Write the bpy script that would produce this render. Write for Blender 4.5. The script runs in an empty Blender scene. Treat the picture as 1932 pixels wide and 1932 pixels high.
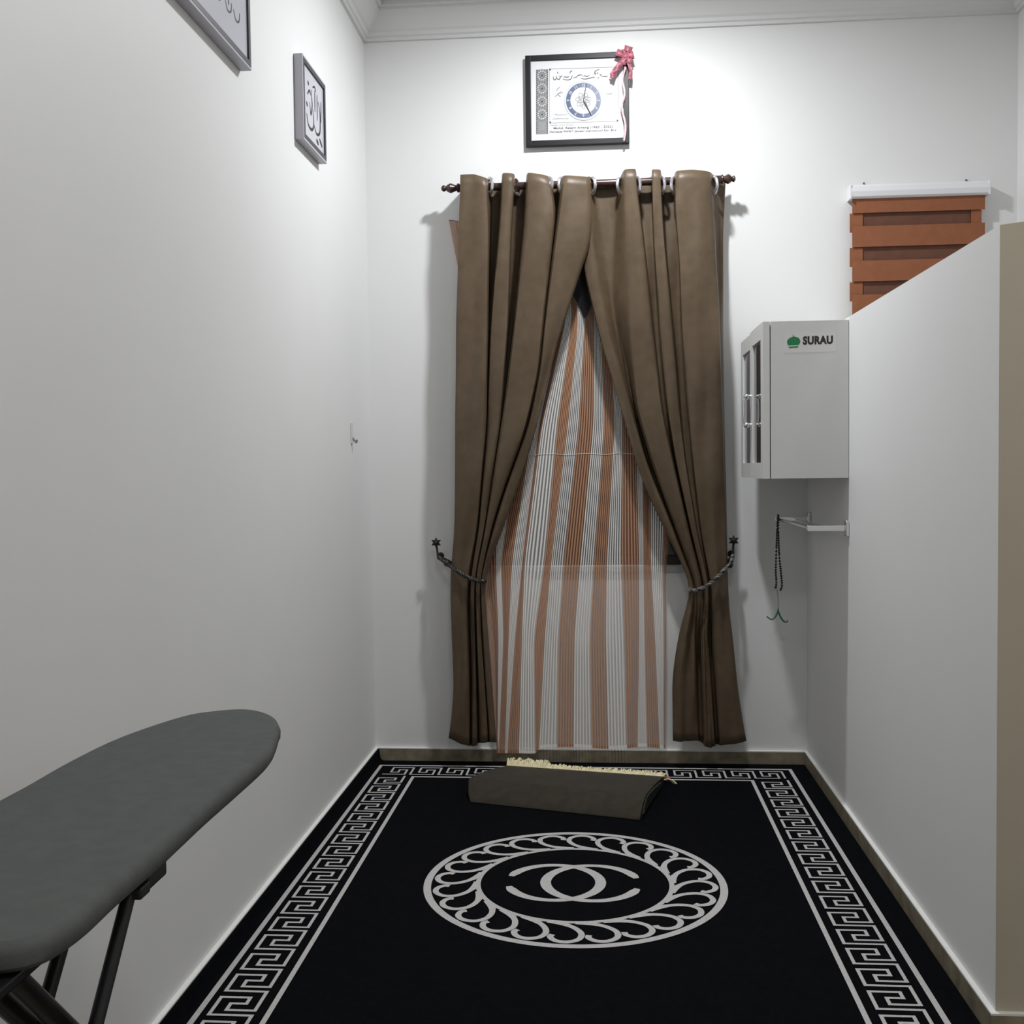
import bpy, math, random
from mathutils import Vector, Matrix
random.seed(7)
scene = bpy.context.scene
COL = scene.collection
PI = math.pi

# ------------------------------------------------------------------ camera
CAM = Vector((0.9150, -4.2972, 1.1708)); FPX = 2067.94
_y, _p, _r = 0.0824, -0.0400, -0.0119
FW = Vector((-math.sin(_y)*math.cos(_p), math.cos(_y)*math.cos(_p), math.sin(_p)))
_R = Vector((math.cos(_y), math.sin(_y), 0)); _U = _R.cross(FW)
RT = _R*math.cos(_r) + _U*math.sin(_r); UP = RT.cross(FW)
cd = bpy.data.cameras.new('camera'); cam = bpy.data.objects.new('camera', cd); COL.objects.link(cam)
cd.sensor_width = 36; cd.sensor_fit = 'HORIZONTAL'; cd.lens = FPX/1932*36; cd.clip_start = 0.02
M3 = Matrix((RT, UP, -FW)).transposed().to_4x4(); M3.translation = CAM
cam.matrix_world = M3
scene.camera = cam

# ------------------------------------------------------------------ world, lights, exposure
w = bpy.data.worlds.new('night'); scene.world = w; w.use_nodes = True
w.node_tree.nodes['Background'].inputs[0].default_value = (0.020, 0.020, 0.021, 1)
w.node_tree.nodes['Background'].inputs[1].default_value = 1.0
scene.view_settings.view_transform = 'Standard'; scene.view_settings.look = 'None'
scene.view_settings.exposure = 0.0; scene.view_settings.gamma = 1.0
scene.view_settings.use_curve_mapping = False

def lamp(name, loc, power, size, color, shape='DISK', spread=PI):
    l = bpy.data.lights.new(name, 'AREA'); l.energy = power; l.shape = shape; l.size = size; l.color = color; l.spread = spread
    o = bpy.data.objects.new(name, l); COL.objects.link(o); o.location = loc
    return o
CEIL = 2.96
LAMP = (1.00, -0.80, CEIL-0.012)
lamp('downlight_lamp', LAMP, 31, 0.11, (0.955, 0.975, 1.0))
lamp('fill_lamp', (1.15, -3.6, CEIL-0.012), 13.5, 0.45, (0.98, 0.985, 1.0))  # added soft fill near the camera, no fixture behind it
lamp('side_room_lamp', (2.15, -3.0, CEIL-0.012), 5, 0.3, (1.0, 0.93, 0.80))

# ------------------------------------------------------------------ helpers
def ray(px, py): return FW + RT*((px-966)/FPX) - UP*((py-966)/FPX)
def atY(px, py, Y): d = ray(px, py); return CAM + d*((Y-CAM.y)/d.y)
def atX(px, py, X): d = ray(px, py); return CAM + d*((X-CAM.x)/d.x)
def atZ(px, py, Z): d = ray(px, py); return CAM + d*((Z-CAM.z)/d.z)

def mat(name, col, rough=0.6, metal=0.0, var=0.0, vscale=8.0, bump=0.0, bscale=200.0, coat=0.0, sheen=0.0, spec=0.5):
    m = bpy.data.materials.new(name); m.use_nodes = True
    nt = m.node_tree; b = nt.nodes['Principled BSDF']
    b.inputs['Base Color'].default_value = (*col, 1); b.inputs['Roughness'].default_value = rough
    b.inputs['Metallic'].default_value = metal; b.inputs['Coat Weight'].default_value = coat
    b.inputs['Coat Roughness'].default_value = 0.12
    b.inputs['Sheen Weight'].default_value = sheen; b.inputs['Specular IOR Level'].default_value = spec
    tc = nt.nodes.new('ShaderNodeTexCoord')
    if var > 0:
        n = nt.nodes.new('ShaderNodeTexNoise'); n.inputs['Scale'].default_value = vscale; n.inputs['Detail'].default_value = 5
        nt.links.new(tc.outputs['Object'], n.inputs['Vector'])
        r = nt.nodes.new('ShaderNodeValToRGB'); r.color_ramp.elements[0].position = 0.3; r.color_ramp.elements[1].position = 0.7
        r.color_ramp.elements[0].color = (*[c*(1-var) for c in col], 1); r.color_ramp.elements[1].color = (*[min(1, c*(1+var)) for c in col], 1)
        nt.links.new(n.outputs['Fac'], r.inputs[0]); nt.links.new(r.outputs[0], b.inputs['Base Color'])
    if bump > 0:
        n2 = nt.nodes.new('ShaderNodeTexNoise'); n2.inputs['Scale'].default_value = bscale; n2.inputs['Detail'].default_value = 3
        nt.links.new(tc.outputs['Object'], n2.inputs['Vector'])
        bp = nt.nodes.new('ShaderNodeBump'); bp.inputs['Strength'].default_value = bump; bp.inputs['Distance'].default_value = 0.002
        nt.links.new(n2.outputs['Fac'], bp.inputs['Height']); nt.links.new(bp.outputs[0], b.inputs['Normal'])
    return m

class MB:
    def __init__(s): s.v = []; s.f = []; s.mi = []; s.uv = None; s.sm = []
    def add(s, vs, fs, mi=0, smooth=False):
        o = len(s.v); s.v += [Vector(p) for p in vs]
        for f in fs: s.f.append([i+o for i in f]); s.mi.append(mi); s.sm.append(smooth)
        return s
    def box(s, a, b, mi=0, bev=0.0):
        x0, y0, z0 = [min(a[i], b[i]) for i in range(3)]; x1, y1, z1 = [max(a[i], b[i]) for i in range(3)]
        if bev <= 0:
            vs = [(x0,y0,z0),(x1,y0,z0),(x1,y1,z0),(x0,y1,z0),(x0,y0,z1),(x1,y0,z1),(x1,y1,z1),(x0,y1,z1)]
            return s.add(vs, [(0,3,2,1),(4,5,6,7),(0,1,5,4),(1,2,6,5),(2,3,7,6),(3,0,4,7)], mi)
        import bmesh
        bm = bmesh.new(); bmesh.ops.create_cube(bm, size=1)
        for v in bm.verts: v.co = Vector(((x0+x1)/2+v.co.x*(x1-x0), (y0+y1)/2+v.co.y*(y1-y0), (z0+z1)/2+v.co.z*(z1-z0)))
        bmesh.ops.bevel(bm, geom=bm.edges[:], offset=bev, segments=2, affect='EDGES', profile=0.6)
        bm.verts.index_update(); vs = [v.co.copy() for v in bm.verts]; fs = [[v.index for v in f.verts] for f in bm.faces]; bm.free()
        return s.add(vs, fs, mi)
    def tube(s, pts, r, mi=0, n=10, closed=False, caps=True):
        pts = [Vector(p) for p in pts]; N = len(pts); rr = r if isinstance(r, (list, tuple)) else [r]*N
        vs = []; prev = None
        for i, p in enumerate(pts):
            if closed: t = (pts[(i+1) % N]-pts[i-1]).normalized()
            else: t = (pts[min(i+1, N-1)]-pts[max(i-1, 0)]).normalized()
            if prev is None:
                a = Vector((0, 0, 1)) if abs(t.z) < 0.9 else Vector((1, 0, 0)); u = t.cross(a).normalized()
            else: u = (prev - t*prev.dot(t)).normalized()
            prev = u; v2 = t.cross(u)
            for k in range(n):
                a = 2*PI*k/n; vs.append(p + (u*math.cos(a)+v2*math.sin(a))*rr[i])
        fs = []
        M = N if closed else N-1
        for i in range(M):
            for k in range(n):
                a = i*n+k; b = i*n+(k+1) % n; c = ((i+1) % N)*n+(k+1) % n; d = ((i+1) % N)*n+k
                fs.append((a, b, c, d))
        if caps and not closed: fs.append(tuple(range(n-1, -1, -1))); fs.append(tuple((N-1)*n+k for k in range(n)))
        return s.add(vs, fs, mi, True)
    def lathe(s, base, axis, prof, mi=0, n=20):
        axis = Vector(axis).normalized(); base = Vector(base)
        a = Vector((0, 0, 1)) if abs(axis.z) < 0.9 else Vector((1, 0, 0)); u = axis.cross(a).normalized(); v2 = axis.cross(u)
        vs = []; fs = []
        for (h, r) in prof:
            for k in range(n):
                t = 2*PI*k/n; vs.append(base+axis*h+(u*math.cos(t)+v2*math.sin(t))*max(r, 1e-4))
        for i in range(len(prof)-1):
            for k in range(n): fs.append((i*n+k, i*n+(k+1) % n, (i+1)*n+(k+1) % n, (i+1)*n+k))
        fs.append(tuple(range(n-1, -1, -1))); fs.append(tuple((len(prof)-1)*n+k for k in range(n)))
        return s.add(vs, fs, mi, True)
    def ball(s, c, r, mi=0, n=10):
        c = Vector(c); rr = r if isinstance(r, (tuple, list)) else (r, r, r); vs = []; fs = []
        m = max(4, n//2+1)
        for i in range(m+1):
            ph = PI*i/m
            for k in range(n):
                t = 2*PI*k/n; vs.append(c+Vector((math.sin(ph)*math.cos(t)*rr[0], math.sin(ph)*math.sin(t)*rr[1], math.cos(ph)*rr[2])))
        for i in range(m):
            for k in range(n): fs.append((i*n+k, (i+1)*n+k, (i+1)*n+(k+1) % n, i*n+(k+1) % n))
        return s.add(vs, fs, mi, True)
    def stroke(s, pts, wd, fn, mi=0, closed=False):
        """flat ribbon along 2D pts, mapped to 3D by fn(x,y)"""
        P = [Vector(p) for p in pts]; N = len(P); ww = wd if isinstance(wd, (list, tuple)) else [wd]*N
        L = []; R = []
        for i in range(N):
            if closed: a = P[i]-P[i-1]; b = P[(i+1) % N]-P[i]
            else: a = P[i]-P[max(i-1, 0)]; b = P[min(i+1, N-1)]-P[i]
            if a.length < 1e-9: a = b
            if b.length < 1e-9: b = a
            a = a.normalized(); b = b.normalized(); na = Vector((-a.y, a.x)); nb = Vector((-b.y, b.x))
            m = na+nb; m = m.normalized() if m.length > 1e-6 else na
            k = 1/max(0.5, m.dot(nb)); L.append(P[i]+m*ww[i]*0.5*k); R.append(P[i]-m*ww[i]*0.5*k)
        vs = [fn(q.x, q.y) for q in L]+[fn(q.x, q.y) for q in R]; fs = []
        for i in range(N if closed else N-1):
            j = (i+1) % N; fs.append((i, N+i, N+j, j))
        return s.add(vs, fs, mi)
    def poly(s, pts, fn, mi=0): return s.add([fn(*p) for p in pts], [tuple(range(len(pts)))], mi)
    def build(s, name, mats, parent=None, smooth=None, label=None):
        me = bpy.data.meshes.new(name)
        off = parent_loc(parent)
        me.from_pydata([tuple(v-off) for v in s.v], [], s.f)
        for m in (mats if isinstance(mats, (list, tuple)) else [mats]): me.materials.append(m)
        me.polygons.foreach_set('material_index', s.mi)
        me.polygons.foreach_set('use_smooth', s.sm if smooth is None else [smooth]*len(s.f))
        me.update()
        if smooth is not False and any(s.sm): me.set_sharp_from_angle(angle=math.radians(42))
        o = bpy.data.objects.new(name, me); COL.objects.link(o)
        if parent: o.parent = parent
        if label: o['label'] = label
        return o
def parent_loc(p):
    v = Vector((0, 0, 0))
    while p is not None: v += p.location; p = p.parent
    return v
def thing(name, label, cat, loc=(0, 0, 0), group=None):
    o = bpy.data.objects.new(name, None); COL.objects.link(o); o.location = loc; o.empty_display_size = 0.05
    o['label'] = label; o['category'] = cat
    if group: o['group'] = group
    return o
def tag(o, label, cat, group=None):
    o['label'] = label; o['category'] = cat
    if group: o['group'] = group
    return o
def struct(name, mb, mats, smooth=None):
    o = mb.build(name, mats, smooth=smooth); o['kind'] = 'structure'; return o
def cr(P, n=6, closed=False):
    """Catmull-Rom through points of any dimension"""
    P = [Vector(p) for p in P]; N = len(P); out = []
    for i in range(N if closed else N-1):
        p0 = P[i-1] if (closed or i > 0) else P[0]; p1 = P[i]; p2 = P[(i+1) % N]; p3 = P[(i+2) % N] if (closed or i+2 < N) else P[-1]
        for k in range(n):
            t = k/n
            out.append(0.5*((2*p1)+(p2-p0)*t+(2*p0-5*p1+4*p2-p3)*t*t+(3*p1-p0-3*p2+p3)*t**3))
    if not closed: out.append(P[-1])
    return out
def text_polys(txt, size, bold=0.0, spacing=1.0, align='LEFT'):
    c = bpy.data.curves.new('t', 'FONT'); c.body = txt; c.size = size; c.offset = bold; c.space_character = spacing; c.align_x = align; c.resolution_u = 3
    o = bpy.data.objects.new('t', c); COL.objects.link(o); bpy.context.view_layer.update()
    me = bpy.data.meshes.new_from_object(o.evaluated_get(bpy.context.evaluated_depsgraph_get()))
    vs = [v.co.copy() for v in me.vertices]; fs = [tuple(p.vertices) for p in me.polygons]
    bpy.data.objects.remove(o); bpy.data.meshes.remove(me); bpy.data.curves.remove(c)
    return vs, fs

# ------------------------------------------------------------------ materials
WALL = mat('wall_paint', (0.775, 0.775, 0.768), 0.55, var=0.012, vscale=2.5, bump=0.08, bscale=90)
CREAM = mat('cream_end_face', (0.50, 0.45, 0.36), 0.6, var=0.02, vscale=5)
CEILM = mat('ceiling_paint', (0.70, 0.70, 0.69), 0.7, var=0.01, vscale=3)
SKIRT = mat('skirting_tile', (0.235, 0.205, 0.145), 0.3, var=0.30, vscale=22)
GROUT = mat('white_grout', (0.82, 0.82, 0.79), 0.7, var=0.03, vscale=30)
FLOORM = mat('floor_tile', (0.34, 0.29, 0.21), 0.3, var=0.12, vscale=7)
RUGB = mat('rug_black', (0.0030, 0.0034, 0.0048), 0.95, var=0.25, vscale=60, bump=0.6, bscale=700, spec=0.05)
RUGW = mat('rug_white', (0.52, 0.51, 0.50), 0.95, var=0.08, vscale=120, bump=0.5, bscale=700, spec=0.2)
DRAPE = mat('brown_satin', (0.104, 0.073, 0.045), 0.40, var=0.12, vscale=26, bump=0.22, bscale=330, spec=0.30)
WOOD = mat('dark_rod', (0.045, 0.022, 0.018), 0.25, var=0.2, vscale=20)
CHROME = mat('chrome', (0.78, 0.78, 0.80), 0.16, 1.0)
SILVER = mat('silver_eyelet', (0.75, 0.74, 0.78), 0.28, 0.9)
BLACKM = mat('black_metal', (0.012, 0.011, 0.012), 0.35, spec=0.4)
DARKIRON = mat('dark_iron', (0.018, 0.016, 0.014), 0.45, 0.3)
ROPE1 = mat('rope_dark', (0.016, 0.014, 0.011), 0.5)
ROPE2 = mat('rope_silver', (0.10, 0.09, 0.08), 0.35, sheen=0.2)
WHITEP = mat('white_plastic', (0.80, 0.80, 0.82), 0.35)
CABM = mat('white_laminate', (0.70, 0.70, 0.69), 0.35, var=0.015, vscale=10)
CABI = mat('cabinet_inside', (0.62, 0.62, 0.64), 0.5)
FRB = mat('black_frame', (0.011, 0.010, 0.012), 0.40, spec=0.22)
FRG = mat('grey_frame', (0.47, 0.46, 0.51), 0.35)
FRD = mat('dark_mount', (0.045, 0.042, 0.048), 0.5)
PAPER = mat('paper', (0.66, 0.66, 0.67), 0.5, spec=0.2)
PAPERG = mat('grey_paper', (0.52, 0.52, 0.58), 0.35, coat=0.5)
INK = mat('ink', (0.018, 0.018, 0.022), 0.6)
INKG = mat('grey_ink', (0.06, 0.06, 0.065), 0.6)
INKL = mat('light_ink', (0.22, 0.22, 0.22), 0.6)
BLUE = mat('clock_blue', (0.010, 0.027, 0.090), 0.4)
BLUEL = mat('clock_pale_blue', (0.34, 0.41, 0.53), 0.5)
PINK = mat('red_ribbon', (0.40, 0.11, 0.15), 0.45, var=0.2, vscale=60, sheen=0.2)
PINKL = mat('pale_ribbon', (0.72, 0.48, 0.52), 0.35, var=0.2, vscale=80)
BOARD = mat('grey_board_cover', (0.102, 0.108, 0.106), 0.85, var=0.08, vscale=40, bump=0.35, bscale=900, spec=0.2)
MATB = mat('brown_mat', (0.040, 0.034, 0.025), 0.8, var=0.15, vscale=30, bump=0.3, bscale=500, sheen=0.05, spec=0.15)
MATD = mat('mat_pile', (0.008, 0.014, 0.014), 0.9, var=0.3, vscale=50)
FRINGE = mat('cream_fringe', (0.86, 0.78, 0.52), 0.8, var=0.15, vscale=80)
ORANGE = mat('orange_cord', (0.40, 0.10, 0.03), 0.6)
BLINDL = mat('blind_light_band', (0.27, 0.093, 0.038), 0.7, var=0.08, vscale=30)
BLINDD = mat('blind_dark_band', (0.135, 0.052, 0.028), 0.7, var=0.12, vscale=30)
GREEN = mat('green_print', (0.004, 0.21, 0.07), 0.5)
GREENC = mat('green_cord', (0.008, 0.16, 0.075), 0.5)
BEAD = mat('black_bead', (0.010, 0.013, 0.011), 0.25)
STICK = mat('clear_sticker', (0.74, 0.73, 0.72), 0.22)
NIGHTF = mat('dark_window_frame', (0.03, 0.028, 0.028), 0.4)

def glass_mat(name, tint, gloss):
    m = bpy.data.materials.new(name); m.use_nodes = True; nt = m.node_tree; nt.nodes.clear()
    o = nt.nodes.new('ShaderNodeOutputMaterial'); mx = nt.nodes.new('ShaderNodeMixShader'); t = nt.nodes.new('ShaderNodeBsdfTransparent'); g = nt.nodes.new('ShaderNodeBsdfGlossy')
    t.inputs[0].default_value = (*tint, 1); g.inputs['Roughness'].default_value = 0.04
    fr = nt.nodes.new('ShaderNodeFresnel'); fr.inputs[0].default_value = 1.45
    mm = nt.nodes.new('ShaderNodeMath'); mm.operation = 'MULTIPLY'; mm.inputs[1].default_value = gloss
    nt.links.new(fr.outputs[0], mm.inputs[0]); nt.links.new(mm.outputs[0], mx.inputs[0])
    nt.links.new(t.outputs[0], mx.inputs[1]); nt.links.new(g.outputs[0], mx.inputs[2]); nt.links.new(mx.outputs[0], o.inputs[0]); return m
GLASS = glass_mat('window_glass', (0.5, 0.5, 0.52), 1.0)
CGLASS = glass_mat('cabinet_glass', (0.70, 0.70, 0.73), 1.3)

def sheer_mat():
    m = bpy.data.materials.new('striped_sheer'); m.use_nodes = True; nt = m.node_tree; nt.nodes.clear(); N = nt.nodes.new; L = nt.links.new
    out = N('ShaderNodeOutputMaterial'); uv = N('ShaderNodeUVMap'); uv.uv_map = 'UVMap'; sep = N('ShaderNodeSeparateXYZ'); L(uv.outputs[0], sep.inputs[0])
    def math_(op, a, b=None, c=None):
        n = N('ShaderNodeMath'); n.operation = op
        for i, x in enumerate((a, b, c)):
            if x is None: continue
            if isinstance(x, (int, float)): n.inputs[i].default_value = x
            else: L(x, n.inputs[i])
        return n.outputs[0]
    u = sep.outputs[0]
    half = math_('MULTIPLY', u, 0.5); fr = math_('FRACT', half); brown = math_('GREATER_THAN', fr, 0.5)      # odd bands copper
    line = math_('SINE', math_('MULTIPLY', u, 2*PI*6.0)); line01 = math_('MULTIPLY_ADD', line, 0.5, 0.5)
    sharp = math_('SMOOTH_MAX', math_('MULTIPLY_ADD', line01, 1.8, -0.4), 0.0, 0.05)
    sharp = math_('MINIMUM', sharp, 1.0)
    # colours
    cb = N('ShaderNodeMix'); cb.data_type = 'RGBA'; L(sharp, cb.inputs['Factor']); cb.inputs['A'].default_value = (0.30, 0.125, 0.062, 1); cb.inputs['B'].default_value = (0.64, 0.355, 0.215, 1)
    cw = N('ShaderNodeMix'); cw.data_type = 'RGBA'; L(sharp, cw.inputs['Factor']); cw.inputs['A'].default_value = (0.90, 0.88, 0.85, 1); cw.inputs['B'].default_value = (0.94, 0.92, 0.89, 1)
    cc = N('ShaderNodeMix'); cc.data_type = 'RGBA'; L(brown, cc.inputs['Factor']); L(cw.outputs['Result'], cc.inputs['A']); L(cb.outputs['Result'], cc.inputs['B'])
    # opacity
    dense = math_('LESS_THAN', u, 2.0)                                   # gathered double layer on the left
    ow = math_('ADD', math_('MULTIPLY_ADD', sharp, 0.76, 0.12), math_('MULTIPLY', dense, 0.14)); ob = math_('ADD', math_('MULTIPLY_ADD', sharp, 0.30, 0.46), math_('MULTIPLY', dense, 0.14))
    om = N('ShaderNodeMix'); om.data_type = 'FLOAT'; L(brown, om.inputs['Factor']); L(ow, om.inputs[2]); L(ob, om.inputs[3])
    hem = math_('GREATER_THAN', sep.outputs[1], 0.993)
    op = math_('MAXIMUM', om.outputs[0], math_('MULTIPLY', hem, 0.9))
    dif = N('ShaderNodeBsdfPrincipled'); dif.inputs['Roughness'].default_value = 0.38; L(cc.outputs['Result'], dif.inputs['Base Color'])
    tl = N('ShaderNodeBsdfTranslucent'); L(cc.outputs['Result'], tl.inputs[0])
    m1 = N('ShaderNodeMixShader'); m1.inputs[0].default_value = 0.05; L(dif.outputs[0], m1.inputs[1]); L(tl.outputs[0], m1.inputs[2])
    tr = N('ShaderNodeBsdfTransparent'); m2 = N('ShaderNodeMixShader'); L(op, m2.inputs[0]); L(tr.outputs[0], m2.inputs[1]); L(m1.outputs[0], m2.inputs[2])
    L(m2.outputs[0], out.inputs[0]); return m
SHEER = sheer_mat()

# ------------------------------------------------------------------ the setting
W = 1.70; YF = -5.3; XR = 2.475; PY = -2.046; PZ = 1.638; HB = 0.060; BT = 0.012; PT = 0.14
floor = MB().box((-0.15, YF-0.1, -0.1), (XR+0.15, 0.15, 0.0)); struct('floor', floor, FLOORM)
struct('ceiling', MB().box((-0.15, YF-0.1, CEIL), (XR+0.15, 0.15, CEIL+0.1)), CEILM)
struct('wall_left', MB().box((-0.15, YF, 0), (0, 0.15, CEIL)), WALL)
struct('wall_right', MB().box((XR, YF, 0), (XR+0.15, 0.15, CEIL)), WALL)
struct('wall_front', MB().box((-0.15, YF-0.1, 0), (XR+0.15, YF, CEIL)), WALL)
WX0, WX1, WZ0, WZ1 = 0.44, 1.275, 0.783, 2.06
wb = MB()
wb.box((0, 0, 0), (WX0, 0.15, CEIL)); wb.box((WX1, 0, 0), (XR, 0.15, CEIL)); wb.box((WX0, 0, 0), (WX1, 0.15, WZ0)); wb.box((WX0, 0, WZ1), (WX1, 0.15, CEIL))
struct('wall_back', wb, WALL)
# low partition on the right, its end face in a cream tone, warmer and darker than the sides
pw = MB(); x0, x1 = W, W+PT; zt2 = PZ+0.016
pw.add([(x0,PY,0),(x1,PY,0),(x1,0,0),(x0,0,0),(x0,PY,PZ),(x1,PY,zt2),(x1,0,zt2),(x0,0,PZ)], [(0,3,2,1),(4,5,6,7),(1,2,6,5),(3,0,4,7)], 0)
pw.add([(x0,PY,0),(x1,PY,0),(x1,PY,zt2),(x0,PY,PZ)], [(0,1,2,3)], 1)
struct('wall_partition', pw, [WALL, CREAM])
# window
wn = MB(); fr = 0.035
wn.box((WX0, 0.05, WZ0), (WX0+fr, 0.09, WZ1)); wn.box((WX1-fr, 0.05, WZ0), (WX1, 0.09, WZ1)); wn.box((WX0+fr, 0.05, WZ0), (WX1-fr, 0.09, WZ0+fr)); wn.box((WX0+fr, 0.05, WZ1-fr), (WX1-fr, 0.09, WZ1))
wn.box(((WX0+WX1)/2-0.02, 0.05, WZ0+fr), ((WX0+WX1)/2+0.02, 0.09, WZ1-fr))
w1 = struct('window_1', wn, NIGHTF)
MB().box((WX0+fr, 0.068, WZ0+fr), (WX1-fr, 0.073, WZ1-fr)).build('window_pane', GLASS, w1)
MB().box((WX0-0.02, -0.012, WZ0-0.022), (WX1+0.03, 0.05, WZ0-0.001)).build('window_sill', mat('sill_grey', (0.42, 0.42, 0.40), 0.5), w1)
# cornice
prof = [(0.0, 2.840), (0.012, 2.840), (0.012, 2.852), (0.020, 2.856), (0.024, 2.868), (0.034, 2.874), (0.048, 2.890), (0.066, 2.912), (0.078, 2.932), (0.078, 2.942), (0.092, 2.944), (0.092, CEIL)]
def sweep(path, flip=False):
    mb = MB(); n = len(prof); vs = []
    for (x, y, dx, dy) in path:
        for (d, z) in prof: vs.append((x+dx*d, y+dy*d, z))
    fs = []
    for i in range(len(path)-1):
        for k in range(n-1): fs.append((i*n+k, (i+1)*n+k, (i+1)*n+k+1, i*n+k+1))
    return mb.add(vs, fs)
struct('trim_1', sweep([(0, YF, 1, 0), (0, 0, 1, -1), (XR, 0, -1, -1), (XR, YF, -1, 0)]), CEILM)
# baseboards with a pale grout ledge on top
def skirt(name, a, b):
    mb = MB(); mb.box(a, (b[0], b[1], HB-0.004), 0); mb.box((a[0], a[1], HB-0.004), (b[0], b[1], HB), 1); struct(name, mb, [SKIRT, GROUT])
skirt('baseboard_back', (0, -BT, 0), (W, 0, HB))
skirt('baseboard_left', (0, YF, 0), (BT, -BT, HB))
skirt('baseboard_partition', (W-BT, PY-BT, 0), (W, -BT, HB))
skirt('baseboard_partition_end', (W, PY-BT, 0), (W+PT, PY, HB))
skirt('baseboard_right', (XR-BT, YF, 0), (XR, 0, HB))

# ceiling downlight, fixture of the main lamp; the added fill lamp has none
def downlight(x, y, r, label):
    t = thing('downlight', label, 'ceiling light', (x, y, CEIL))
    MB().lathe((x, y, CEIL-0.0005), (0, 0, -1), [(0, r*1.25), (0.006, r*1.25), (0.010, r*1.1), (0.010, r)]).build('trim_ring', WHITEP, t)
downlight(LAMP[0], LAMP[1], 0.058, 'small round white downlight in the ceiling in front of the brown curtains')

# ------------------------------------------------------------------ rug
RT_ = 0.009
rug = MB()
RY0, RY1 = -3.15, -BT-0.002; RX0, RX1 = BT+0.002, W-BT-0.001
# cross-section: the left edge rides up over the skirting
sec = [(RX0-0.0005, HB-0.003), (RX0+0.004, HB-0.008), (RX0+0.006, 0.030), (RX0+0.010, 0.016), (RX0+0.018, RT_), (RX0+0.05, RT_)] + [(RX0+0.05+(RX1-RX0-0.05)*i/12, RT_) for i in range(1, 13)]
secb = [(RX1, 0.0005), (RX0, 0.0005), (RX0-0.001, HB-0.004)]
ring = sec+secb; n = len(ring); ys = [RY0+(RY1-RY0)*i/30 for i in range(31)]
vs = [(x, y, z) for y in ys for (x, z) in ring]; fs = []
for i in range(30):
    for k in range(n): fs.append((i*n+k, i*n+(k+1) % n, (i+1)*n+(k+1) % n, (i+1)*n+k))
fs.append(tuple(range(n))); fs.append(tuple(30*n+k for k in range(n-1, -1, -1)))
rug.add(vs, fs, 0)
fz = lambda x, y: Vector((x, y, RT_+0.0012))
XO0, XI0, XI1, XO1, YO, YI = 0.040, 0.193, 1.457, 1.619, -0.090, -0.243
rug.stroke([(XO0, RY0), (XO0, YO), (XO1, YO), (XO1, RY0)], 0.0135, fz, 1)
rug.stroke([(XI0, RY0), (XI0, YI), (XI1, YI), (XI1, RY0)], 0.0125, fz, 1)
UNIT = 0.1073; mw = 0.0085
def key_pts(n, mapf):
    P = []
    for k in range(n):
        for (u, v) in [(1, 0), (1, .80), (.33, .80), (.33, .53), (.70, .53), (.70, .27), (0, .27), (0, 1)]: P.append(mapf(u, k+v))
    P.append(mapf(1, n)); return P
for (a, b, z0) in ((0.066, 0.160, 0), (1.490, 1.586, 0)):
    rug.stroke(key_pts(26, lambda u, v: (a+(b-a)*u, -0.2335-UNIT*v)), mw, lambda x, y: Vector((x, max(y, RY0+0.01), RT_+0.0012)), 1)
# far side, key turned a quarter
rug.stroke(key_pts(14, lambda u, v: (0.068+(1.582-0.068)/14*v, -0.120-0.092*u)), mw*0.92, fz, 1)
# medallion
MX, MY, MR = 0.8283, -1.2694, 0.422
def ringpts(r, n=120, cx=MX, cy=MY): return [(cx+r*math.cos(2*PI*i/n), cy+r*math.sin(2*PI*i/n)) for i in range(n)]
rug.stroke(ringpts(MR-0.0105), 0.021, fz, 1, closed=True)
rug.stroke(ringpts(0.270), 0.014, lambda x, y: Vector((x, y, RT_+0.0010)), 1, closed=True)
NS = 24; r0, r1 = 0.273, 0.392
for k in range(NS):
    loc = [(1.10, 0.0), (0.74, 0.04), (0.38, 0.13), (0.08, 0.32), (-0.06, 0.58), (0.04, 0.84), (0.32, 0.97), (0.60, 0.93), (0.77, 0.77), (0.74, 0.64)]
    pts = []
    for (a, rr) in loc:
        th = PI/2+0.06-(k+a)*2*PI/NS; r = r0+(r1-r0)*rr; pts.append((MX+r*math.cos(th), MY+r*math.sin(th)))
    c = cr(pts, 4); nn = len(c)
    wd = [0.0160 if i > 8 else 0.019 for i in range(nn)]
    rug.stroke(c, wd, lambda x, y, k=k: Vector((x, y, RT_+0.0013+0.00001*k)), 1)
for sgn in (-1, 1):
    cx = MX-0.004+sgn*0.053; R = 0.130; pts = []; wd = []
    for i in range(61):
        a = math.radians(17)+math.radians(326)*i/60
        th = a if sgn > 0 else PI-a
        pts.append((cx+R*math.cos(th), MY+R*math.sin(th))); wd.append((0.019+0.011*abs(math.cos(th)))*min(1, 0.55+min(i, 60-i)*0.22))
    rug.stroke(pts, wd, lambda x, y, s=sgn: Vector((x, y, RT_+0.0014+0.0002*s)), 1)
tag(rug.build('rug', [RUGB, RUGW]), 'large black rug with white key-pattern border and round medallion covering the floor', 'rug')

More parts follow.
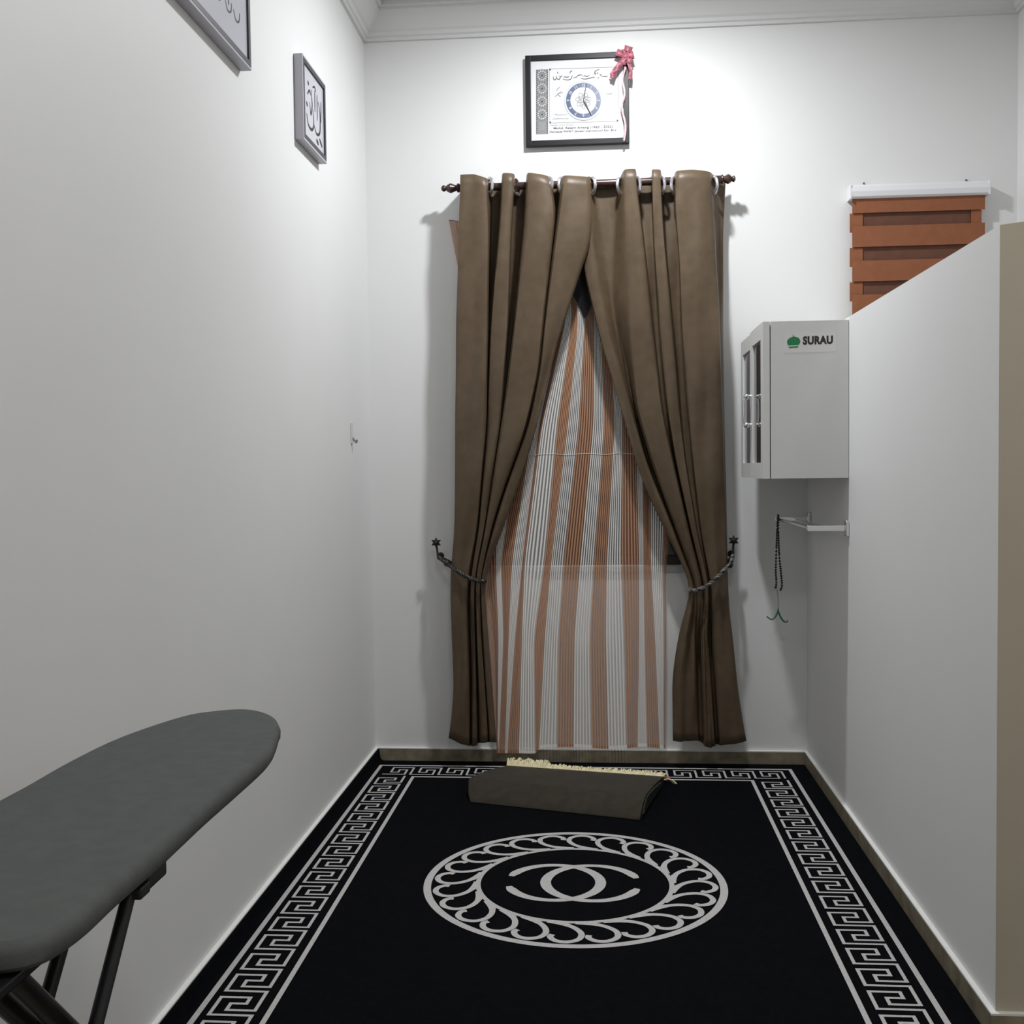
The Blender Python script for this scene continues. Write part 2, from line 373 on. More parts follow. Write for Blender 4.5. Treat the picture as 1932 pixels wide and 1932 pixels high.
# ------------------------------------------------------------------ brown drapes
ROWS = [336, 370, 440, 600, 800, 1000, 1095, 1180, 1300, 1405]
def interp(tab, q):
    """tab: [(py, val), ...]"""
    if q <= tab[0][0]: return tab[0][1]
    for (a, va), (b, vb) in zip(tab, tab[1:]):
        if q <= b: return va+(vb-va)*(q-a)/(b-a)
    return tab[-1][1]
def cloth(cols, pys, toppy, botpy, nh=5, tens=0.26, fine=None):
    """cols: list of (xtab, dtab); returns grid of world points. toppy/botpy per column"""
    grid = []
    for ri in range(pys):
        t = ri/(pys-1); row = []
        for ci, (xt, dt) in enumerate(cols):
            py = toppy[ci]+(botpy[ci]-toppy[ci])*t
            row.append(atY(interp(xt, py), py, interp(dt, py)))
        out = []
        for i in range(len(row)-1):
            p1, p2 = row[i], row[i+1]; p0 = row[i-1] if i else p1; p3 = row[i+2] if i+2 < len(row) else p2
            L = (p2-p1).length
            m1 = (p2-p0); m2 = (p3-p1)
            m1 = m1.normalized()*L*tens*2 if m1.length > 1e-6 else m1; m2 = m2.normalized()*L*tens*2 if m2.length > 1e-6 else m2
            for k in range(nh):
                s = k/nh; out.append(p1*(2*s**3-3*s*s+1)+m1*(s**3-2*s*s+s)+p2*(-2*s**3+3*s*s)+m2*(s**3-s*s))
        out.append(row[-1]); grid.append(out)
    # light smoothing down the length
    for _ in range(3):
        g2 = [r[:] for r in grid]
        for i in range(1, len(grid)-1):
            for j in range(len(grid[0])): g2[i][j] = (grid[i-1][j]+grid[i][j]*2+grid[i+1][j])/4
        grid = g2
    return grid
def grid_obj(grid, name, m, parent, thick=0.0, uvs=None):
    mb = MB(); nr, nc = len(grid), len(grid[0])
    mb.add([p for r in grid for p in r], [(i*nc+j, (i+1)*nc+j, (i+1)*nc+j+1, i*nc+j+1) for i in range(nr-1) for j in range(nc-1)], 0, True)
    o = mb.build(name, m, parent, smooth=True)
    if uvs:
        ul = o.data.uv_layers.new(name='UVMap')
        for lp in o.data.loops: ul.data[lp.index].uv = uvs[lp.vertex_index]
    if thick:
        s = o.modifiers.new('thick', 'SOLIDIFY'); s.thickness = thick; s.offset = 0
    return o
F0, B0 = -0.150, -0.045
def dep(top, tie, bot): return [(336, top), (900, top*0.85+tie*0.15), (1060, tie), (1125, tie), (1200, bot), (1410, bot)]
FRONT = dep(-0.155, -0.125, -0.120); BACK = dep(-0.050, -0.080, -0.066); NAR = dep(-0.138, -0.118, -0.100)
L_cols = [
 ([(336,884),(1000,872),(1095,862),(1180,864),(1300,866),(1405,856)], BACK),
 ([(336,869),(440,866),(600,861),(1000,858),(1095,849),(1180,852),(1300,857),(1380,850),(1405,844)], FRONT),
 ([(336,894),(600,890),(1000,880),(1095,866),(1180,868),(1300,872),(1405,866)], dep(-0.153,-0.13,-0.128)),
 ([(336,917),(440,920),(620,918),(800,915),(1000,898),(1095,880),(1180,880),(1300,884),(1405,884)], FRONT),
 ([(336,925),(440,925),(620,921),(800,917),(1000,901),(1095,884),(1180,884),(1300,887),(1405,886)], BACK),
 ([(336,946),(440,941),(620,925),(800,920),(1000,903),(1095,887),(1180,887),(1300,890),(1405,889)], BACK),
 ([(336,949),(440,942),(620,927),(800,921),(1000,904),(1095,888),(1180,889),(1300,891),(1405,890)], NAR),
 ([(336,969),(440,962),(620,956),(800,942),(1000,912),(1095,894),(1180,895),(1300,899),(1405,900)], NAR),
 ([(336,974),(440,966),(620,959),(800,944),(1000,913),(1095,895),(1180,897),(1300,901),(1405,902)], BACK),
 ([(336,992),(440,986),(620,969),(800,947),(1000,915),(1095,897),(1180,899),(1300,903),(1405,904)], BACK),
 ([(336,997),(424,992),(590,975),(717,961),(810,947),(1000,916),(1095,898),(1180,900),(1300,905),(1405,907)], FRONT),
 ([(336,1033),(393,1046),(590,1024),(700,1014),(810,989),(935,944),(1000,925),(1095,904),(1180,906),(1300,914),(1405,920)], FRONT),
 ([(336,1040),(393,1050),(590,1027),(700,1016),(810,992),(935,946),(1000,927),(1095,905),(1180,908),(1300,916),(1405,922)], dep(-0.05,-0.09,-0.075)),
 ([(336,1052),(393,1053),(590,1029),(700,1018),(810,995),(935,949),(1000,929),(1095,906),(1180,910),(1300,918),(1405,924)], dep(-0.06,-0.09,-0.075)),
 ([(336,1066),(393,1058),(590,1032),(700,1021),(810,998),(935,952),(1000,932),(1095,907),(1180,911),(1300,920),(1405,926)], FRONT),
 ([(336,1112),(400,1117),(440,1117),(480,1109),(503,1098),(560,1080),(650,1051),(700,1038),(810,1011),(885,989),(1008,945),(1060,925),(1095,913),(1150,917),(1250,925),(1405,937)], dep(-0.135,-0.115,-0.08)),
]
L_top = [336,330,329,336,344,346,327,328,342,344,326,332,346,346,331,334]
L_bot = [1395,1392,1402,1408,1406,1406,1408,1406,1402,1402,1402,1400,1400,1400,1400,1400]
RB = -0.046
R_cols = [
 ([(336,1100),(440,1101),(500,1099),(571,1116),(640,1132),(730,1160),(770,1172),(873,1200),(919,1216),(997,1253),(1060,1285),(1110,1306),(1150,1293),(1200,1279),(1278,1268),(1405,1270)], dep(-0.110,-0.11,-0.10)),
 ([(336,1112),(440,1116),(571,1136),(640,1150),(770,1188),(873,1218),(997,1268),(1110,1310),(1150,1302),(1200,1292),(1278,1283),(1405,1286)], dep(-0.115,-0.118,-0.112)),
 ([(345,1120),(440,1136),(571,1149),(770,1193),(873,1223),(997,1270),(1110,1313),(1200,1302),(1405,1298)], dep(-0.065,-0.10,-0.10)),
 ([(345,1165),(440,1160),(571,1160),(770,1197),(873,1227),(997,1273),(1110,1316),(1200,1310),(1405,1316)], dep(-0.070,-0.10,-0.10)),
 ([(336,1179),(362,1179),(507,1189),(590,1186),(770,1203),(873,1234),(997,1278),(1110,1318),(1200,1313),(1405,1320)], dep(-0.14,-0.118,-0.07)),
 ([(336,1198),(466,1214),(610,1228),(770,1246),(873,1268),(997,1297),(1110,1326),(1200,1320),(1405,1326)], dep(-0.14,-0.120,-0.07)),
 ([(336,1203),(466,1217),(610,1232),(770,1250),(873,1271),(997,1299),(1110,1328),(1200,1323),(1405,1330)], dep(RB,-0.09,-0.12)),
 ([(336,1228),(466,1233),(610,1243),(770,1258),(873,1275),(997,1302),(1110,1330),(1200,1327),(1405,1336)], dep(RB,-0.09,-0.125)),
 ([(336,1231),(445,1234),(569,1243),(620,1245),(770,1260),(873,1277),(997,1304),(1110,1332),(1200,1330),(1405,1342)], dep(-0.14,-0.118,-0.12)),
 ([(336,1245),(445,1251),(569,1263),(620,1268),(770,1280),(873,1292),(997,1313),(1110,1338),(1200,1334),(1405,1348)], dep(-0.14,-0.118,-0.12)),
 ([(336,1250),(445,1255),(569,1266),(620,1271),(770,1283),(873,1295),(997,1315),(1110,1340),(1200,1337),(1405,1351)], dep(RB,-0.09,-0.075)),
 ([(336,1270),(383,1271),(486,1281),(620,1286),(770,1296),(873,1306),(997,1320),(1110,1343),(1200,1341),(1405,1354)], dep(RB,-0.09,-0.075)),
 ([(336,1277),(383,1274),(486,1283),(620,1288),(770,1299),(873,1309),(997,1323),(1110,1345),(1200,1345),(1405,1360)], dep(-0.145,-0.122,-0.11)),
 ([(336,1305),(383,1308),(620,1322),(873,1336),(997,1344),(1110,1356),(1200,1364),(1300,1374),(1405,1384)], dep(-0.153,-0.127,-0.12)),
 ([(336,1338),(383,1343),(486,1348),(590,1355),(770,1361),(997,1368),(1110,1370),(1200,1381),(1300,1392),(1380,1404),(1405,1409)], dep(-0.140,-0.115,-0.10)),
 ([(336,1348),(383,1350),(486,1352),(590,1357),(770,1363),(997,1370),(1110,1371),(1200,1381),(1300,1390),(1405,1404)], dep(-0.075,-0.085,-0.07)),
 ([(336,1369),(383,1367),(424,1364),(620,1364),(770,1366),(997,1371),(1110,1373),(1200,1380),(1300,1388),(1405,1398)], dep(-0.05,-0.07,-0.05)),
]
R_top = [336,333,341,340,320,319,336,334,320,320,334,334,323,320,324,332,338]
R_bot = [1398,1399,1398,1398,1398,1402,1408,1410,1410,1408,1404,1404,1406,1404,1398,1394,1392]
def drape(cols, top, bot, label, rings, name='curtain'):
    base = atY(top and cols[len(cols)//2][0][0][1], 1400, -0.09)
    t = thing(name, label, 'curtain', (base.x, -0.09, 0.09), 'brown drapes on the rod')
    g = cloth(cols, 64, top, bot)
    rnd = random.Random(3)
    for i, r in enumerate(g):                      # slight hand of the cloth
        for j, p in enumerate(r):
            k = 1.0 if i > 3 else 0.3
            p.y += k*(0.0035*math.sin(j*0.9+i*0.22)+0.0025*math.sin(i*0.55+j*0.37))
    grid_obj(g, 'fabric', DRAPE, t, 0.0022)
    for (px, ang) in rings:
        c = atY(px, 351, -0.104); ax = Vector((math.cos(ang), math.sin(ang), 0)); u = Vector((-ax.y, ax.x, 0)); z = Vector((0, 0, 1))
        mb = MB(); pts = [c+(u*math.cos(2*PI*i/28)+z*math.sin(2*PI*i/28))*0.030 for i in range(28)]
        mb.tube(pts, 0.0065, 0, 8, closed=True); mb.build('eyelet', SILVER, t)
    return t
drape(L_cols, L_top, L_bot, 'left brown satin drape, pulled back by a cord at its left side', [(924, 0.42), (972, -.35), (1036, 0.42), (1061, -0.42), (1116, 0.5)])
drape(R_cols, R_top, R_bot, 'right brown satin drape, pulled back by a cord at its right side', [(1172, -0.5), (1202, .35), (1248, .35), (1272, -0.42), (1345, 0.45)])

# curtain rod with turned finials and wall brackets
RODY, RODR = -0.093, 0.0145
pa, pb = atY(868, 351.5, RODY), atY(1360, 341.5, RODY); zr = (pa.z+pb.z)/2
rod = thing('curtain_rod', 'dark wooden curtain rod with turned finials above the window', 'curtain rod', ((pa.x+pb.x)/2, RODY, zr))
MB().lathe((pa.x, RODY, zr), (1, 0, 0), [(0, RODR), (pb.x-pa.x, RODR)], n=18).build('pole', WOOD, rod)
fp = [(0, .0145), (.004, .017), (.010, .017), (.014, .011), (.024, .014), (.036, .019), (.048, .014), (.054, .008), (.060, .012), (.066, .012), (.072, .006)]
MB().lathe((pa.x, RODY, zr), (-1, 0, 0), fp).build('finial', WOOD, rod)
MB().lathe((pb.x, RODY, zr), (1, 0, 0), [(h*0.55 if False else h*0.75, r) for h, r in fp]).build('finial', WOOD, rod)
for x in (pa.x+0.045, pb.x-0.012):
    m = MB(); m.box((x-0.008, -0.004, zr-0.035), (x+0.008, 0.0, zr+0.03)); m.box((x-0.006, RODY-0.0, zr-RODR-0.008), (x+0.006, -0.004, zr-RODR-0.0005)); m.build('bracket', DARKIRON, rod)

# ------------------------------------------------------------------ striped sheer curtain
# columns: band coordinate u -> pixel column at each height (even bands copper, odd bands white)
bands = [
 (-5.0, [(400,844),(500,863),(600,884),(800,885),(1060,908),(1100,914),(1200,925),(1418,937)]),
 (-4.5, [(400,872),(600,905),(800,908),(1060,920),(1100,922),(1200,932),(1418,941)]),
 (-4.0, [(430,940),(600,980),(800,950),(1060,935),(1200,941),(1418,938)]),
 (-3.0, [(440,990),(600,1030),(800,985),(1060,945),(1200,950),(1418,941)]),
 (-2.0, [(450,1020),(600,1052),(800,1006),(1060,966),(1200,960),(1418,953)]),
 (-1.0, [(480,1046),(600,1061),(800,1018),(1060,986),(1200,972),(1418,957)]),
 (0.0,  [(500,1065),(600,1069),(800,1023),(1060,990),(1200,985),(1418,979)]),
 (1.0,  [(560,1076),(600,1080),(800,1052),(1060,1028),(1200,1008),(1418,1010)]),
 (2.0,  [(560,1086),(600,1092),(800,1072),(1060,1040),(1200,1028),(1418,1017)]),
 (3.0,  [(560,1100),(600,1104),(800,1093),(1060,1064),(1200,1054),(1418,1051)]),
 (4.0,  [(560,1118),(600,1121),(800,1120),(1060,1095),(1200,1084),(1418,1082)]),
 (5.0,  [(560,1132),(600,1134),(800,1141),(1060,1121),(1200,1113),(1418,1117)]),
 (6.0,  [(560,1146),(600,1150),(800,1160),(1060,1145),(1200,1143),(1418,1148)]),
 (7.0,  [(560,1160),(600,1163),(800,1175),(1060,1173),(1200,1178),(1418,1183)]),
 (8.0,  [(540,1185),(600,1190),(800,1200),(1060,1206),(1200,1206),(1418,1203)]),
 (9.0,  [(540,1200),(600,1206),(800,1212),(1060,1214),(1200,1216),(1418,1221)]),
 (10.0, [(520,1222),(600,1222),(800,1228),(1060,1228),(1200,1236),(1418,1245)]),
 (11.0, [(440,1290),(600,1285),(800,1262),(1060,1250),(1200,1252),(1418,1252)]),
 (11.9, [(400,1352),(600,1340),(800,1300),(1060,1256),(1200,1257),(1418,1255)]),
]
def stop(px): return interp([(845,405),(900,425),(1000,500),(1060,545),(1076,553),(1092,585),(1098,606),(1106,590),(1114,575),(1135,560),(1200,500),(1280,440),(1352,400)], px)
sgrid = []; suv = []; NR = 60; sub = 6
fold = [0, .6, -.6, .7, -.5, .8, -.7, .6, -.9, .2, .5, -.2, .2, -.2, .3, -.6, .4, -.6, 0]
tops = [stop(interp(b[1], 560)) for b in bands]
for ri in range(NR):
    t = ri/(NR-1); row = []
    for ci, (u, xt) in enumerate(bands):
        bot = 1421 if u < 1.5 else 1411+2*math.sin(u*1.3)
        py = tops[ci]+(bot-tops[ci])*t
        amp = 0.016 if (u < 1.5 or u > 7) else 0.007
        row.append(Vector((*atY(interp(xt, py), py, -0.026+(-0.004 if u < 1.5 else 0)+amp*0.6*fold[ci] - (0.010*t)), u)))
    out = cr(row, sub); sgrid.append([Vector(p[:3]) for p in out]); suv += [(p[3], t) for p in out]
for _ in range(4):
    g2 = [r[:] for r in sgrid]
    for i in range(1, NR-1):
        for j in range(len(sgrid[0])): g2[i][j] = (sgrid[i-1][j]+sgrid[i][j]*2+sgrid[i+1][j])/4
    sgrid = g2
sh = thing('sheer_curtain', 'sheer white curtain with copper stripes hanging behind the brown drapes', 'curtain', (0.85, -0.04, 0.1))
grid_obj(sgrid, 'fabric', SHEER, sh, 0, suv)
MB().tube([sgrid[0][j]+Vector((0, 0.0, 0.001)) for j in range(0, len(sgrid[0]), 2)], 0.0022, 0, 6).build('hanging_cord', mat('cord', (0.25, 0.2, 0.18), 0.6), sh)

zt_ = atY(1100, 857, -0.03).z; th = []
for j in range(0, len(sgrid[0]), 1):
    col = [r[j] for r in sgrid]; k = min(range(NR), key=lambda i: abs(col[i].z-zt_)); q = col[k].copy()
    k2 = min(NR-1, k+1); f_ = 0 if abs(col[k2].z-col[k].z) < 1e-6 else (zt_-col[k].z)/(col[k2].z-col[k].z); q = col[k].lerp(col[k2], f_); q.y -= .0012; q.z += .0025*math.sin(j*.35)
    th.append(q)
MB().tube(th, 0.0008, 0, 5).build('stitch_line', mat('white_thread', (.85, .83, .82), .5), sh)

# ------------------------------------------------------------------ hooks and tiebacks
def hook(px, py, sx, label):
    c = atY(px, py, -0.075); t = thing('tieback_hook', label, 'hook', (c.x, 0, c.z), 'flower hooks of the curtain cords')
    m = MB()
    for k in range(6):
        a = 2*PI*k/6+PI/2; d = Vector((math.cos(a), 0, math.sin(a)))
        p = c+d*0.013; q = d.cross(Vector((0, 1, 0)))
        m.add([c+Vector((0,-.006,0)), c+d*0.010+q*0.006+Vector((0,-.004,0)), c+d*0.022+Vector((0,-.001,0)), c+d*0.010-q*0.006+Vector((0,-.004,0)), c+d*0.012+Vector((0,.005,0))],
              [(0,1,2),(0,2,3),(4,2,1),(4,3,2),(4,1,0),(4,0,3)], 0)
    m.ball(c+Vector((0,-.004,0)), 0.008); m.build('flower', DARKIRON, t)
    m = MB(); b = c+Vector((sx*0.006, 0.0, -0.054))
    m.tube(cr([c+Vector((0, .002, -.008)), c+Vector((sx*.003, .004, -.030)), b, b+Vector((0, 0.03, -0.004)), Vector((b.x, -0.003, b.z-0.002))], 5), 0.0042, 0, 8); m.build('stem', DARKIRON, t)
    m = MB(); m.lathe((b.x, 0, b.z-0.002), (0, -1, 0), [(0, .013), (.003, .013), (.005, .008)]); m.build('wall_plate', DARKIRON, t)
    return b
bl = hook(823, 1024, 1, 'black flower shaped hook on the wall at the left drape')
br = hook(1384, 1020, -0.3, 'black flower shaped hook on the wall at the right drape')
def rope(name, mats, pts, label, knot, turns):
    path = cr(pts, 14); t = thing('curtain_rope', label, 'cord', tuple(pts[0]), 'twisted cords tying back the drapes')
    m = MB(); N = len(path)
    for s in range(3):
        q = []
        for i, p in enumerate(path):
            tg = (path[min(i+1, N-1)]-path[max(i-1, 0)]).normalized(); u = tg.cross(Vector((0, 0, 1))).normalized(); v = tg.cross(u)
            a = turns*2*PI*i/N+s*2*PI/3; q.append(p+(u*math.cos(a)+v*math.sin(a))*0.0042)
        m.tube(q, 0.0042, 1 if s == 0 else 0, 6)
    m.build('twisted_cord', mats, t)
    k = MB(); k.lathe(pts[knot]-(pts[knot+1]-pts[knot-1]).normalized()*0.008, (pts[knot+1]-pts[knot-1]), [(0, .006), (.002, .011), (.012, .012), (.016, .009)], n=12); k.build('slide', ROPE1, t)
    return t
P = lambda px, py, Y: atY(px, py, Y)
rope('l', [ROPE1, mat('rope_bronze', (0.045, 0.038, 0.030), 0.4)], [bl+Vector((0.002,-0.004,-0.002)), P(834,1056,-.09), P(843,1063,-.115), P(858,1074,-.145), P(875,1085,-.150), P(892,1093,-.150), P(906,1097,-.148), P(914,1097,-.128), P(912,1094,-.085), P(890,1080,-.055), P(860,1066,-.050), P(838,1056,-.055), bl+Vector((0.002,0.004,-0.002))], 'dark twisted cord around the left drape', 2, 13)
rope('r', [mat('rope_grey', (0.15, 0.14, 0.13), 0.4), ROPE1], [br+Vector((-0.002,-0.004,-0.002)), P(1381,1056,-.095), P(1377,1066,-.125), P(1366,1076,-.148), P(1352,1090,-.156), P(1336,1104,-.152), P(1318,1112,-.150), P(1306,1114,-.142), P(1304,1110,-.10), P(1318,1100,-.060), P(1345,1085,-.050), P(1372,1062,-.052), br+Vector((-0.002,0.004,-0.002))], 'silvery twisted cord around the right drape', 2, 13)

# ------------------------------------------------------------------ framed clock print above the window
FY = -0.026
fxy = lambda px, py, dy=0.0: atY(px, py, FY+0.006-dy)
c0 = atY(1090, 186, 0); cl = thing('wall_clock', 'black framed clock print with blue dial and calligraphy above the curtain rod', 'clock', (c0.x, 0, 2.41))
A, B, C_, D_ = atY(991, 103.5, FY), atY(1187, 97.5, FY), atY(1187, 269.5, FY), atY(992, 276, FY)
fx0, fx1, fz0, fz1 = (A.x+D_.x)/2, (B.x+C_.x)/2, (C_.z+D_.z)/2, (A.z+B.z)/2; fb = 0.0215
m = MB()
for a, b in (((fx0, FY, fz0), (fx0+fb, -0.003, fz1)), ((fx1-fb, FY, fz0), (fx1, -0.003, fz1)), ((fx0+fb, FY, fz0), (fx1-fb, -0.003, fz0+fb)), ((fx0+fb, FY, fz1-fb), (fx1-fb, -0.003, fz1))): m.box(a, b, 0, 0.002)
m.build('frame', FRB, cl)
pr = MB(); pr.box((fx0+fb, FY+0.006, fz0+fb), (fx1-fb, -0.004, fz1-fb), 0)
G = lambda k: (lambda x, y: fxy(x, y, 0.0004*k))
# ornament strip
pr.poly([(1011.5, 131.5), (1011.5, 253.5), (1034, 252.6), (1034, 130.8)], G(1), 6)
pr.poly([(1016.5, 231), (1016.5, 247), (1029, 246.6), (1029, 230.6)], G(2), 2)
for r in range(5):
    cy = 142.5+24.4*r
    if r < 4:
        for rad, n_, s_ in ((4.8, 8, 0.8), (7.8, 12, 1.7), (11.0, 14, 1.0)):
            for k in range(n_):
                a = 2*PI*k/n_+0.2; x, y = 1022.8+rad*math.cos(a), cy+rad*1.08*math.sin(a)
                if abs(x-1022.8) > 10.6: continue
                pr.poly([(x+s_*.8*math.cos(PI/2*i+.4), y+s_*.8*math.sin(PI/2*i+.4)) for i in range(4)], G(2+(r % 2)), 0 if rad == 7.8 else 3)
        pr.poly([(1022.8+1.5*math.cos(PI/3*i), cy+1.7*math.sin(PI/3*i)) for i in range(6)], G(4), 1)
    for k in range(6):
        for sx in (1012.6, 1033): pr.poly([(sx+dx, cy-10+4*k+dy) for dx, dy in ((-.9, -.9), (-.9, .9), (.9, .9), (.9, -.9))], G(4), 1)
# border with clipped corners
pr.stroke([(1039, 130), (1160, 126.5), (1166, 131), (1167, 226), (1164, 228.5), (1040, 232), (1037, 229), (1036.5, 133), (1039, 130)], 0.8, G(2), 2)
for (x, y) in ((1037.6, 131), (1038, 231), (1165, 227.5)): pr.poly([(x-1.5, y-1.5), (x-1.5, y+1.5), (x+1.5, y+1.5), (x+1.5, y-1.5)], G(3), 3)
# flowing script along the top and beside the dial
def script(pts, wd=1.3, mi=3, k=3): 
    c = cr(pts, 5); n_ = len(c); pr.stroke(c, [wd*(0.45+0.75*math.sin(PI*min(1, max(0, (i+.5)/n_)))) for i in range(n_)], G(k), mi)
for s in ([(1044,144),(1044.5,149),(1047,150.5),(1050,147),(1049,143)], [(1050,147),(1054,150),(1057,146.5),(1055.5,142.5)], [(1057,145.5),(1059,144),(1060.5,142)], [(1052,135),(1052.4,139)],
          [(1062,149),(1070,150.6),(1077,149),(1079,144),(1081,142.5)], [(1063,145),(1070,145.4),(1074,144.5)], [(1075,139),(1076.5,135),(1080,133)],
          [(1081,147),(1087,145.5),(1091,142),(1096,141.2),(1099,142)], [(1100,143.5),(1104,143),(1108,144),(1112,141)], [(1096,148),(1104,149),(1112,147.5),(1118,146),(1123,145.5)],
          [(1120,139),(1124,139.5),(1122,136),(1126,132.5),(1131,131)], [(1127,136),(1128,140)], [(1131,140),(1134,141),(1133,144)], [(1135,143.5),(1141,144.2),(1147,143.5)], [(1127,147),(1130,146.5)]): script(s)
for s in ([(1046,181.5),(1049,181),(1052,178),(1055,175.5),(1059,171)], [(1052,176),(1056,175.5),(1062,174)], [(1052,177),(1055,180.5),(1058,182)], [(1050,172),(1052,168),(1057,163)]): script(s, 1.2, 2)
script([(1144, 177.5), (1150, 177), (1156, 175.5)], 0.9, 5)
def put(txt, px, py, size, mi, bold=0.0, slope=0.0, k=3, width=None):
    vs, fs = text_polys(txt, size, bold)
    wd_ = max(v.x for v in vs); sc = (width/wd_) if width else 1.0
    pr.add([G(k)(px+v.x*sc, py-v.y+slope*v.x*sc) for v in vs], fs, mi)
put('Muslimin', 1047, 218.2, 5.2, 5, 0, -0.02, width=23); put('Community', 1043, 225.5, 5.8, 5, 0, -0.02, width=30)
put('Hadiah untuk Arwah', 1038, 237.5, 4.4, 2, 0, -0.02, width=44)
put('Mohd. Razam Awang (1960 - 2022)', 1044, 243.8, 5.6, 3, 0.06, -0.03, width=112)
put('Daripada PWRT Global International Sdn. Bhd.', 1037, 250.6, 5.0, 3, 0.05, -0.03, width=127)
pr.build('print', [PAPER, INK, INKL, INKG, BLUEL, INKL, mat('ornament_grey', (0.20, 0.20, 0.20), 0.6)], cl)
dl = MB(); cx, cy = 1100.8, 189.5; G2 = lambda k: (lambda x, y: fxy(x, y, 0.002+0.0003*k))
def rp(r, n_=48): return [(cx+r*math.cos(2*PI*i/n_), cy+r*1.02*math.sin(2*PI*i/n_)) for i in range(n_)]
vs = [G2(0)(*p) for p in rp(36.8)]; dl.add(vs, [tuple(range(47, -1, -1))], 0)
dl.stroke(rp(35.6), 1.5, G2(1), 2, closed=True); dl.stroke(rp(28.8), 8.4, G2(2), 1, closed=True)
for k, nm in enumerate(['12','1','2','3','4','5','6','7','8','9','10','11']):
    a = -PI/2+k*PI/6; vs, fs = text_polys(nm, 7.5, 0.2, 0.9, 'CENTER'); x, y = cx+28.8*math.cos(a), cy+28.8*math.sin(a)
    dl.add([G2(3)(x+v.x*math.cos(a+PI/2)-(-(v.y-2.7))*math.sin(a+PI/2), y+v.x*math.sin(a+PI/2)+(-(v.y-2.7))*math.cos(a+PI/2)) for v in vs], fs, 2)
rnd = random.Random(5)
for k in range(14):
    a = 2*PI*k/14; rr = 9+3*(k % 2); p0 = (cx+3.5*math.cos(a), cy+3.5*math.sin(a)); p1 = (cx+rr*math.cos(a+.5), cy+rr*math.sin(a+.5)); p2 = (cx+(rr+3)*math.cos(a+.1), cy+(rr+3)*math.sin(a+.1)); p3 = (cx+rr*.7*math.cos(a-.3), cy+rr*.7*math.sin(a-.3))
    dl.stroke(cr([p0, p1, p2, p3], 4), 1.0, G2(2+k*.05), 3)
dl.build('dial', [PAPER, BLUE, BLUEL, INKL], cl)
for nm, tipx, tipy, wd_ in (('minute_hand', 1106.5, 157, 1.7), ('hour_hand', 1116, 217.5, 2.3)):
    h = MB(); h.stroke([(cx, cy), ((cx+tipx)/2, (cy+tipy)/2), (tipx, tipy)], [wd_, wd_, wd_*.5], lambda x, y: fxy(x, y, 0.0052)); h.stroke([(cx, cy), (tipx, tipy)], [wd_, wd_*.5], lambda x, y: fxy(x, y, 0.0045))
    h.build(nm, INK, cl)
# ribbon bow on the frame's corner
bc = atY(1180, 108, -0.045); bow = thing('ribbon_bow', 'red ribbon bow on the top right corner of the framed clock print', 'bow', tuple(bc))
U = 0.00208
def loop(name, dirx, dirz, ln, wd_, m_=PINK, curl=0.6):
    mb = MB(); d = Vector((dirx, 0, dirz)).normalized(); s = Vector((-d.z, 0, d.x)); n_ = 14; vs = []; 
    for i in range(n_+1):
        a = 2*PI*i/n_; r = math.sin(a/2); along = ln*(1-math.cos(a))/2; dep_ = -0.012*math.sin(a)*curl
        for sd in (-1, 1): vs.append(bc+d*along+s*sd*wd_*(0.25+0.75*r)+Vector((0, dep_-0.004, 0)))
    mb.add(vs, [(2*i, 2*i+2, 2*i+3, 2*i+1) for i in range(n_)], 0, True); o = mb.build(name, m_, bow); sm = o.modifiers.new('t', 'SOLIDIFY'); sm.thickness = 0.0008
loop('loop', -1, 0.55, 0.040, 0.014); loop('loop', 0.35, 1, 0.042, 0.016); loop('loop', 0.9, 0.2, 0.032, 0.014); loop('loop', -0.2, 1, 0.030, 0.012); loop('loop', 0.5, -0.6, 0.030, 0.014); loop('loop', -0.4, -0.8, 0.030, 0.014)
MB().ball(bc+Vector((0, -0.008, 0)), (0.010, 0.008, 0.010)).build('knot', PINK, bow)
def tail(pts, wd_, m_, name='tail'):
    mb = MB(); q = cr(pts, 5); vs = []
    for i, p in enumerate(q):
        tw = 0.006*math.sin(i*0.9); t = q[min(i+1, len(q)-1)]-q[max(i-1, 0)]; s = Vector((t.z, 0, -t.x)).normalized()
        vs += [p+s*wd_/2+Vector((0, tw-.002, 0)), p-s*wd_/2-Vector((0, tw+.002, 0))]
    mb.add(vs, [(2*i, 2*i+1, 2*i+3, 2*i+2) for i in range(len(q)-1)], 0, True); o = mb.build(name, m_, bow); o.modifiers.new('t', 'SOLIDIFY').thickness = 0.0008
tail([bc+Vector((0,-.006,0)), P(1168,124,-.05), P(1160,133,-.052), P(1155,148,-.05)], 0.019, PINK)
tail([P(1166,126,-.048), P(1157,137,-.055), P(1151,141,-.05)], 0.012, PINK)
tail([bc+Vector((0,-.004,0)), P(1187,122,-.048), P(1190,135,-.046), P(1189,150,-.042)], 0.014, PINK)
tail([P(1180,126,-.04), P(1175,150,-.036), P(1178,180,-.037), P(1173,205,-.036), P(1180,235,-.038), P(1177,268,-.036)], 0.008, PINKL)

